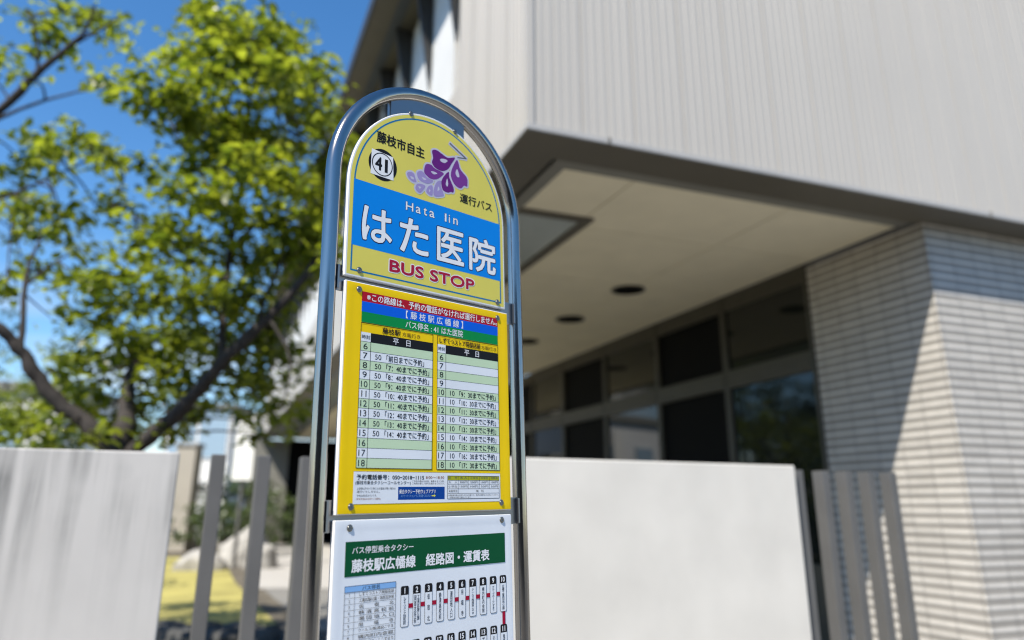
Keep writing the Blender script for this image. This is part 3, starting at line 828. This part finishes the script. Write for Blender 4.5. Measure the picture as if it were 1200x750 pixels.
class Print:
    """Flat print on the sign: shapes in millimetres, one mesh per sheet, thin layers stacked towards the viewer."""
    def __init__(self, n0):
        self.n0, self.mb, self.mats, self.order = n0, MB(), [], 0

    def mi(self, m):
        if m not in self.mats: self.mats.append(m)
        return self.mats.index(m)

    def poly(self, pts, m, layer=1):
        self.order += 1
        n = self.n0 + layer * 0.09 + (self.order % 40) * 0.001
        self.mb.add([P(u, v, n) for u, v in pts], [tuple(range(len(pts)))], self.mi(m))

    def rect(self, u0, u1, v0, v1, m, layer=1):
        self.poly([(u0, v0), (u1, v0), (u1, v1), (u0, v1)], m, layer)

    def rrect(self, u0, u1, v0, v1, r, m, layer=1, top=True, bottom=True):
        q = []
        for cx, cy, a0, on in ((u1 - r, v1 - r, 0, top), (u0 + r, v1 - r, 90, top), (u0 + r, v0 + r, 180, bottom), (u1 - r, v0 + r, 270, bottom)):
            if on: q += [(cx + r * math.cos(math.radians(a0 + 15 * k)), cy + r * math.sin(math.radians(a0 + 15 * k))) for k in range(7)]
            else: q.append((u1 if a0 in (0, 270) else u0, v1 if a0 in (0, 90) else v0))
        self.poly(q, m, layer)

    def frame(self, u0, u1, v0, v1, w, m, layer=2):
        self.rect(u0, u1, v0, v0 + w, m, layer); self.rect(u0, u1, v1 - w, v1, m, layer)
        self.rect(u0, u0 + w, v0, v1, m, layer); self.rect(u1 - w, u1, v0, v1, m, layer)

    def band(self, outer, inner, m, layer=1):
        """strip between two equal-length open outlines"""
        self.order += 1
        n = self.n0 + layer * 0.09 + (self.order % 40) * 0.001
        k = len(outer)
        self.mb.add([P(u, v, n) for u, v in outer] + [P(u, v, n) for u, v in inner], [(i, i + 1, k + i + 1, k + i) for i in range(k - 1)], self.mi(m))

    def text(self, s, u0, u1, v0, v1, m, layer=3, bold=0.0, mono=False):
        """Lettering fitted to a box; bold thickens every stroke by overlaying shifted copies."""
        c = bpy.data.curves.new('lettering', 'FONT')
        c.body = s; c.resolution_u = 3; c.align_x = 'CENTER' if '\n' in s else 'LEFT'
        if '\n' in s: c.space_line = 0.92
        o = bpy.data.objects.new('lettering', c)
        COL.objects.link(o)

        def get():
            me = bpy.data.meshes.new_from_object(o.evaluated_get(bpy.context.evaluated_depsgraph_get()))
            q = [(k.co.x, k.co.y) for k in me.vertices], [tuple(f.vertices) for f in me.polygons]
            bpy.data.meshes.remove(me)
            return q
        vs, fs = get()
        x0, x1 = min(q[0] for q in vs), max(q[0] for q in vs)
        y0, y1 = min(q[1] for q in vs), max(q[1] for q in vs)
        if mono:                       # digits keep the width a row of zeros would have
            c.body = '0' * len(s)
            w = get()[0]
            w = max(q[0] for q in w) - min(q[0] for q in w)
            xc = (x0 + x1) / 2; x0, x1 = xc - w / 2, xc + w / 2
        bpy.data.objects.remove(o); bpy.data.curves.remove(c)
        lo, hi = min(v0, v1), max(v0, v1)
        rows = s.count('\n') + 1
        d = bold * ((hi - lo) / rows)
        u0, u1, lo, hi = u0 + d, u1 - d, lo + d, hi - d
        su, sv = (u1 - u0) / (x1 - x0), (hi - lo) / (y1 - y0)
        offs = [(0, 0)] if d == 0 else [(d * math.cos(k * math.pi / 4), d * math.sin(k * math.pi / 4)) for k in range(8)]
        self.order += 1
        for k_, (du, dv) in enumerate(offs):
            n = self.n0 + layer * 0.09 + (self.order % 40) * 0.001 + k_ * 0.005
            self.mb.add([P(u0 + (q[0] - x0) * su + du, lo + (q[1] - y0) * sv + dv, n) for q in vs], fs, self.mi(m))

    def build(self, name, parent):
        o = bpy.data.objects.new(name, None)
        me = bpy.data.meshes.new(name)
        me.from_pydata(self.mb.v, [], self.mb.f)
        for m in self.mats: me.materials.append(m)
        me.polygons.foreach_set('material_index', self.mb.m)
        me.update()
        bpy.data.objects.remove(o)
        o = bpy.data.objects.new(name, me); COL.objects.link(o); o.parent = parent
        return o


def screw(u, v, n, parent):
    mb = MB()
    c = P(u, v, n)
    prof = [(0.0052, 0.0), (0.0051, 0.0006), (0.0045, 0.0013), (0.0032, 0.0017), (0.0016, 0.0018), (0.0013, 0.0010)]
    k = 16
    vs = [(c.x + r * math.cos(2 * math.pi * i / k), c.y - h, c.z + r * math.sin(2 * math.pi * i / k)) for r, h in prof for i in range(k)]
    mb.add(vs, [(j * k + i, j * k + (i + 1) % k, (j + 1) * k + (i + 1) % k, (j + 1) * k + i) for j in range(len(prof) - 1) for i in range(k)] + [tuple((len(prof) - 1) * k + i for i in range(k))], 0, True)
    # washer
    vs = [(c.x + r * math.cos(2 * math.pi * i / 20), c.y - 0.0003, c.z + r * math.sin(2 * math.pi * i / 20)) for r in (0.0052, 0.0066) for i in range(20)]
    mb.add(vs, [(i, (i + 1) % 20, 20 + (i + 1) % 20, 20 + i) for i in range(20)], 0, True)
    return mb.build('screw', M['screw'], parent)


def arch(u0, u1, v0, vc, n=40):
    r = (u1 - u0) / 2; c = (u0 + u1) / 2
    return [(u1, v0)] + [(c + r * math.cos(math.pi * i / n), vc + r * math.sin(math.pi * i / n)) for i in range(n + 1)] + [(u0, v0)]


# --- name plate
mb = MB()
mb.prism([(q.x, q.z) for q in (P(*t) for t in arch(-7, 445, 10.5, 219))], 'y', -0.0035, 0.0085)
nb = mb.build('name_plate', M['board'], S, bevel=0.0015)
pr = Print(3.55)
pr.poly(arch(-2.5, 440.5, 15, 219), M['name_yellow'], 0)
o_, i_ = arch(6, 432, 23, 219), arch(9.6, 428.4, 26.6, 219)
pr.band(o_ + [o_[0]], i_ + [i_[0]], M['line_blue'], 1)
pr.rect(6.5, 431.5, 79, 227, M['name_blue'], 1)
K = M['black']
pr.text('藤枝市自主', 59.4, 192.8, 359, 330, K, 3, 0.024)
pr.text('運行バス', 300.9, 405.7, 276.5, 252, K, 3, 0.02)


def ellipse(cx, cy, rx, ry, n=36): return [(cx + rx * math.cos(2 * math.pi * i / n), cy + ry * math.sin(2 * math.pi * i / n)) for i in range(n)]
pr.poly(ellipse(78, 279.5, 37.5, 37.5), K, 2)
pr.poly([(47.7, 310.2), (104.6, 306.1), (107.3, 250.4), (46.5, 250.7)], M['white'], 3)
e1, e2 = ellipse(76.6, 280, 27.5, 27.5), ellipse(76.6, 280, 25.2, 25.2)
pr.band(e1 + [e1[0]], e2 + [e2[0]], K, 4)
pr.text('4', 57.5, 76.0, 296, 264, K, 4, 0.035)
pr.text('1', 83.0, 91.0, 295, 263, K, 4, 0.022)
for s_, a_, b_ in (('H', 142.4, 163), ('a', 170, 184), ('t', 192, 202), ('a', 209, 224), ('I', 254.5, 259.5), ('i', 266.5, 270), ('n', 280, 294)):
    h_ = {'H': 211, 'I': 211, 't': 209.5, 'i': 211}.get(s_, 206.5)
    pr.text(s_, a_ - 0.8, b_ + 0.8, h_ + 0.8, 190.2, M['navy'], 2, 0.06)
    pr.text(s_, a_, b_, h_, 191, M['white'], 4, 0.018)
for ch, u0, u1, v1, v0 in (('は', 29.2, 107.9, 174.3, 95.5), ('た', 126.5, 208.4, 174.2, 91.0), ('医', 231.0, 313.9, 175, 91.5), ('院', 328.5, 416.0, 176, 88.5)):
    pr.text(ch, u0 - 1.6, u1 + 1.6, v1 + 1.6, v0 - 1.6, M['navy'], 2, 0.042)
    pr.text(ch, u0 + 0.6, u1 - 0.6, v1 - 0.6, v0 + 0.6, M['white'], 4, 0.022)
pr.text('BUS STOP', 100.0, 347.5, 68.8, 36.8, M['white'], 2, 0.09)
pr.text('BUS STOP', 102.3, 345.2, 66.5, 39.1, M['crimson'], 4, 0.045)
# flower emblem
pet = [('petal_dark', [(215, 359), (228, 365), (246, 360), (263, 356), (285, 363), (274, 343), (264, 327), (246, 316), (225, 318), (215, 328), (218, 342)], [(239, 344), (249, 349), (262, 348), (255, 340), (244, 339)]),
       ('petal_mid', [(197, 318), (212, 322), (224, 316), (250, 312), (243, 301), (229, 290), (212, 286), (197, 292), (192, 300)], [(212, 305), (222, 307), (231, 305), (220, 300)]),
       ('petal_dark', [(265, 320), (268, 306), (281, 283), (280, 271), (272, 270), (264, 266), (250, 267), (244, 278), (246, 296)], [(261, 301), (264, 290), (262, 281), (257, 286)]),
       ('petal_mid', [(290, 358), (296, 354), (303, 337), (323, 322), (325, 305), (323, 298), (314, 298), (303, 288), (285, 292), (273, 310), (276, 331)], [(292, 335), (297, 326), (299, 317), (292, 315), (287, 324)]),
       ('petal_light', [(144, 280), (153, 286), (163, 284), (168, 273), (170, 266), (160, 264), (148, 270)], [(153, 275), (161, 275), (163, 270), (156, 270)]),
       ('petal_light', [(172, 289), (182, 297), (192, 295), (202, 286), (219, 283), (206, 272), (189, 271), (176, 276)], [(186, 283), (199, 281), (192, 277)]),
       ('petal_light', [(173, 262), (186, 265), (196, 262), (183, 244), (173, 244), (168, 251)], [(176, 257), (184, 257), (180, 252)]),
       ('petal_light', [(206, 266), (217, 269), (217, 247), (206, 246), (199, 252)], [(207, 258), (211, 257), (208, 251)]),
       ('petal_light', [(229, 282), (243, 290), (242, 277), (250, 260), (248, 253), (225, 246), (220, 257)], [(234, 273), (238, 267), (232, 261)])]


def rounded(poly, k=5):
    out = []
    n = len(poly)
    for i in range(n):
        p0, p1, p2, p3 = (Vector(poly[(i + d) % n]) for d in (-1, 0, 1, 2))
        for j in range(k):
            t = j / k
            out.append(tuple(0.5 * ((2 * p1) + (-p0 + p2) * t + (2 * p0 - 5 * p1 + 4 * p2 - p3) * t * t + (-p0 + 3 * p1 - 3 * p2 + p3) * t ** 3)))
    return out


def grow(poly, d):
    n = len(poly)
    ar = sum(poly[i][0] * poly[(i + 1) % n][1] - poly[(i + 1) % n][0] * poly[i][1] for i in range(n))
    sg = 1 if ar > 0 else -1
    out = []
    for i in range(n):
        a, b = Vector(poly[i - 1]), Vector(poly[(i + 1) % n])
        t = (b - a)
        if t.length < 1e-6: out.append(poly[i]); continue
        t.normalize()
        out.append((poly[i][0] + t.y * d * sg, poly[i][1] - t.x * d * sg))
    return out


for m, pts_, hole in pet: pr.poly(grow(rounded(pts_), 4.2), M['petal_edge'], 2)
for a, b, w, m, ly in (((270, 396), (321, 372), 6.0, 'petal_edge', 2), ((290, 366), (321, 372), 5.0, 'petal_edge', 2), ((285, 363), (200, 262), 3.0, 'petal_edge', 2),
                       ((270, 396), (321, 372), 2.2, 'stem', 3), ((294, 366.5), (321, 372), 1.5, 'stem', 3)):
    d = (Vector(b) - Vector(a)).normalized(); q = Vector((-d.y, d.x)) * w; e = d * w * 0.6
    A2, B2 = Vector(a) - e, Vector(b) + e
    pr.poly([tuple(A2 + q), tuple(A2 - q), tuple(B2 - q), tuple(B2 + q)], M[m], ly)
for m, pts_, hole in pet:
    pr.poly(rounded(pts_), M[m], 4)
    pr.poly(rounded(hole), M['petal_edge'], 5)
pr.build('lettering', nb)
for u, v in ((151.9, 435.0), (285.7, 435.2), (27.8, 26.9), (418.6, 24.5)): screw(u, v - (1.5 if v > 100 else 0), 3.9, nb)


def panel_sheet(u0, u1, v0, v1, n, m, parent, name='laminated_sheet'):
    """A laminated sheet with a softly raised rim."""
    mb = MB()
    NX = 60
    vs = []
    for j in range(NX + 1):
        for i in range(NX + 1):
            s, t = i / NX, j / NX
            u, v = u0 + (u1 - u0) * s, v0 + (v1 - v0) * t
            e = min(s, 1 - s, t, 1 - t) * (u1 - u0)
            h = 0.9 * math.exp(-((e - 5) / 3.0) ** 2) + 0.22 * math.sin(7 * s + 2) * math.sin(5 * t + 1) * min(1, e / 40) * 0.5
            vs.append(P(u, v, n + h))
    mb.add(vs, [(j * (NX + 1) + i, j * (NX + 1) + i + 1, (j + 1) * (NX + 1) + i + 1, (j + 1) * (NX + 1) + i) for j in range(NX) for i in range(NX)], 0, True)
    return mb.build(name, m, parent)


# --- timetable
mb = MB()
a, b = P(-3, -453.5, 3.2), P(451, 1.5, -8.5)
mb.box(a.x, b.x, a.y, b.y, a.z, b.z)
tb = mb.build('timetable_board', M['board'], S, bevel=0.0015)
panel_sheet(0, 449.5, -451.5, -0.5, 3.85, M['sheet_yellow'], tb)
pr = Print(4.15)
pr.rect(36.5, 417.5, -37.0, -16.5, M['red']); pr.rect(36.8, 417.3, -58.8, -37.0, M['blue']); pr.rect(37.2, 417.0, -80.6, -58.8, M['green'])
W = M['white']
pr.text('※この路線は、予約の電話がなければ運行しません。', 48.5, 416.0, -18.0, -34.5, W, 3, 0.014)
pr.text('【 藤 枝 駅 広 幡 線 】', 148.0, 309.0, -39.6, -56.5, W, 3, 0.008)
pr.text('バス停名 : 41 はた医院', 147.2, 308.6, -61.6, -77.5, W, 3, 0.008)
T0, T1, ROW = -82.0, -368.0, 19.05
pr.rect(37.6, 223, T0 - 0.0, T0 + 0.6, K, 2)


def table(u0, u1, ud, head, sub, mins, hdr_split):
    rowh = (T0 - T1) / 15
    hu0, hu1, su0, su1 = hdr_split
    pr.text(head, hu0, hu1, T0 - 3.2, T0 - rowh + 2.8, K, 3, 0.02)
    pr.text(sub, su0, su1, T0 - 6.0, T0 - rowh + 3.6, K, 3, 0.0)
    pr.rect(u0, ud, T0 - 2 * rowh, T0 - rowh, M['row_white'], 1)
    pr.text('時刻', u0 + 3.0, ud - 2.6, T0 - rowh - 5.4, T0 - 2 * rowh + 5.2, K, 3, 0.006)
    pr.rect(ud, u1, T0 - 2 * rowh, T0 - rowh, K, 1)
    pr.text('平　日', ud + 0.34 * (u1 - ud), ud + 0.62 * (u1 - ud), T0 - rowh - 3.2, T0 - 2 * rowh + 2.8, W, 3, 0.01)
    for k in range(13):
        z1 = T0 - (2 + k) * rowh; z0 = z1 - rowh
        gm = M['row_green'] if k % 2 == 0 else M['row_white']
        pr.rect(u0, ud, z0, z1, gm, 1); pr.rect(ud, u1, z0, z1, gm, 1)
        pr.rect(u0, u1, z1 - 0.35, z1 + 0.35, K, 2)
        h = str(6 + k)
        wch = 10.5 if len(h) == 1 else 18.5
        cu_ = (u0 + ud) / 2
        pr.text(h, cu_ - wch / 2, cu_ + wch / 2, z1 - 3.4, z0 + 3.4, K, 3, 0.0, True)
        if 6 + k in mins:
            mm, tx = mins[6 + k]
            f = (u1 - u0) / 185
            pr.text(mm, ud + 11.0 * f, ud + 26.5 * f, z1 - 4.2, z0 + 4.2, K, 3, 0.0, True)
            pr.text('「' + tx + '」', ud + 39 * f, ud + (136 if len(tx) < 8 else 150) * f, z1 - 2.6, z0 + 2.6, K, 3, 0.012)
    pr.frame(u0, u1, T1 - 0.4, T0 + 0.4, 1.1, K, 2)
    pr.rect(ud - 0.6, ud + 0.6, T1, T0 - rowh, K, 2)


left = {7: ('50', '前日までに予約')}
for h in range(8, 16): left[h] = ('50', '%d：40までに予約' % (h - 1))
right = {h: ('10', '%d：30までに予約' % (h - 1)) for h in range(10, 19)}
table(36.5, 222.4, 61.5, '藤枝駅', '方面行き', left, (88.8, 135.0, 139.2, 187.1))
table(234.2, 417.3, 258.7, 'しずてつストア岡部店前', '方面行き', right, (240.5, 361.6, 364.2, 411.9))
# reservation strip
pr.rect(32.6, 417.6, -434.2, -374.6, M['row_white'], 1)
pr.rect(32.0, 418.2, -374.6, -374.0, M['gray_ink'], 1)
pr.text('予約電話番号：050−2018−1115', 39.2, 201.7, -379.6, -389.4, K, 3, 0.02)
pr.text('8:00〜18:30', 206.5, 255.0, -381.6, -387.0, M['orange'], 3, 0.004)
pr.text('(藤枝市乗合タクシーコールセンター)', 37.1, 167.8, -391.2, -399.6, K, 3, 0.004)
pr.text('ご予約の際はお名前、乗車するバス停、', 171.3, 255.7, -389.9, -393.9, M['gray_ink'], 3)
pr.text('ご利用の便と人数をお知らせください。', 171.4, 255.7, -394.5, -398.3, M['gray_ink'], 3)
pr.text('上記便以外のバス停にはお電話が無い場合は', 40.8, 130.8, -403.6, -408.0, M['gray_ink'], 3)
pr.text('運行いたしません。', 41.0, 93.0, -409.5, -413.9, M['gray_ink'], 3)
pr.text('予約は前日からです。', 40.7, 87.3, -416.8, -421.0, M['gray_ink'], 3)
pr.text('(年末年始は12/29〜1/3運休)', 40.0, 95.2, -423.0, -427.5, M['orange'], 3)
pr.rect(137.3, 256.6, -427.6, -402.8, M['dark_blue'], 2)
pr.text('乗合タクシー予約ウェブアプリ', 140.0, 231.9, -407.6, -416.2, W, 3, 0.01)
pr.text('スマートフォンでご利用ください', 144.4, 220.0, -417.8, -423.0, M['pale_blue'], 3)
pr.poly([(222, -419.4), (228, -419.4), (228, -417.6), (233, -420.5), (228, -423.4), (228, -421.6), (222, -421.6)], M['light_yellow'], 3)
pr.rect(264.3, 414.2, -389.7, -380.4, M['head_yg'], 2)
pr.frame(264.3, 414.2, -428.0, -380.4, 1.0, K, 3)
for v in (-389.7, -397.7, -407.0, -416.5): pr.rect(264.3, 414.2, v - 0.3, v + 0.3, K, 3)
for u, vb in ((293.8, -416.5), (323.6, -407), (355.1, -407), (384.9, -407)): pr.rect(u - 0.3, u + 0.3, vb, -380.4, K, 3)
for row, vt in ((['区　分', '大人', '小学生', '中学生', '回数券'], -382.2), (['大　人', '300円', '200円', '100円', '100円'], -391.2), (['小学生', '150円', '100円', '50円', '50円'], -400.0)):
    for s, (ua, ub) in zip(row, ((266.5, 291.5), (298, 320), (328, 351), (359, 381), (389, 410))): pr.text(s, ua, ub, vt, vt - 4.6, M['gray_ink'], 4)
pr.text('未就学児', 267.5, 291.5, -409.2, -414.4, M['gray_ink'], 4)
pr.text('無　料', 345, 367, -409.2, -414.4, M['gray_ink'], 4)
pr.text('※障害者手帳をお持ちの方は半額です。運賃は乗車時にお支払いください。', 267, 411, -418.6, -421.8, M['gray_ink'], 4)
pr.text('※回数券は車内で販売しています。', 270, 330, -423.0, -426.0, M['gray_ink'], 4)
pr.build('lettering', tb)
for u, v in ((29.1, -13.8), (418.1, -14.8), (28.9, -438.8), (420.2, -437.1)): screw(u, v, 4.3, tb)

# --- route and fare sheet
mb = MB()
a, b = P(-4, -916, 3.2), P(450.5, -462.5, -8.5)
mb.box(a.x, b.x, a.y, b.y, a.z, b.z)
rb = mb.build('route_board', M['board'], S, bevel=0.0015)
panel_sheet(-2.5, 449.5, -915, -463.5, 3.85, M['route_white'], rb)
pr = Print(4.15)
pr.rect(21, 428.5, -561.8, -501.0, M['deep_green'], 1)
pr.text('バス停型乗合タクシー', 35.6, 177.7, -510.2, -523.0, W, 3, 0.01)
pr.text('藤枝駅広幡線　経路図・運賃表', 35.2, 381.8, -532.0, -555.4, W, 3, 0.028)
pr.rect(22.6, 136.8, -588.2, -577.6, M['pale_blue'], 1)
pr.text('バス停名', 60.5, 99.6, -579.6, -586.9, K, 3)
names = ['しずてつストア岡部店前', '工業試験公園・岡部支所前', '仮　　宿　　北', '静 清 高 校 前', '潮 団 地 入 口', '用　　福　　寺', 'クールス(株)建設こやま', '横内町内会館', 'グループホームこずまり', '広幡工業団地公園', '鬼　　　　島', '公 民 館 前', '下 当 間', '青 木 入 口', '西 高 入 口', '水　　　　守', '田　　　　沼', '市 民 会 館', '藤枝駅北口']
ROWH = 10.25
for k, s in enumerate(names):
    vt = -588.2 - ROWH * k
    pr.rect(22.6, 136.8, vt - 0.25, vt + 0.25, M['gray_ink'], 2)
    n = str(k + 1)
    pr.text(n, 33.4 - 1.5 * len(n), 33.4 + 1.5 * len(n), vt - 2.4, vt - ROWH + 2.4, K, 3, 0.0, True)
    pr.text(s, 54.5, 132.5, vt - 1.8, vt - ROWH + 1.8, K, 3, 0.0)
VT = -588.2 - ROWH * len(names)
pr.frame(22.6, 136.8, VT, -577.6, 0.8, M['gray_ink'], 2)
pr.rect(44.0, 44.6, VT, -588.2, M['gray_ink'], 2)
pr.rect(158, 420, -628.0, -620.0, M['line_red'], 1)
pr.rect(417.6, 426.2, -716, -640, M['line_red'], 1)
pr.rect(158, 420, -724.0, -716.0, M['line_red'], 1)


def capsule(k, uc, vt, name):
    u0, u1, vb = uc - 8.9, uc + 8.9, vt - 71.5
    pr.rrect(u0 - 0.6, u1 + 0.6, vb - 0.6, vt + 0.6, 3.6, K, 2)
    pr.rrect(u0 + 0.2, u1 - 0.2, vb + 0.2, vt - 15.5, 3.0, M['route_white'], 3, top=False)
    n = str(k)
    w = 3.0 if len(n) == 1 else 6.4
    pr.text(n, uc - w, uc + w, vt - 2.6, vt - 13.0, W, 4, 0.04, True)
    cols = name.split('|')
    for j, c in enumerate(cols):
        cc = uc + (0 if len(cols) == 1 else (3.8 - 7.6 * j))
        hw = 3.3 if len(cols) == 1 else 2.9
        n_ = len(c)
        pr.text('\n'.join(c), cc - hw, cc + hw, vt - 18.5, vb + 3.5 if n_ > 2 else vt - 18.5 - 9 * n_, K, 4, 0.006)


caps = ['しずてつストア岡部店前', '工業試験公園・|岡部支所前', '仮　宿　北', '静清高校前', '潮団地入口', '用　福　寺', 'クールス(株)建設こやま'.replace('(', '').replace(')', ''), '横内町内会館', 'グループホームこずまり'.replace('ー', '｜'), '広幡工業団地公園']
for i, s in enumerate(caps):
    s = '|'.join(t.replace('｜', '丨') for t in s.split('|'))
    capsule(i + 1, 158.2 + i * 29.18, -588.3, s)
low = ['鬼島', '公民館前', '下当間', '青木入口', '西高入口', '水　守', '田　沼', '市民会館', '藤枝駅北口']
for i, s in enumerate(low):
    capsule(11 + i, 420.8 - i * 29.3, -685.6, s)
pr.build('lettering', rb)
for u, v in ((28.5, -476.7), (420.6, -473.7), (28.5, -902), (420.6, -902)): screw(u, v, 4.3, rb)
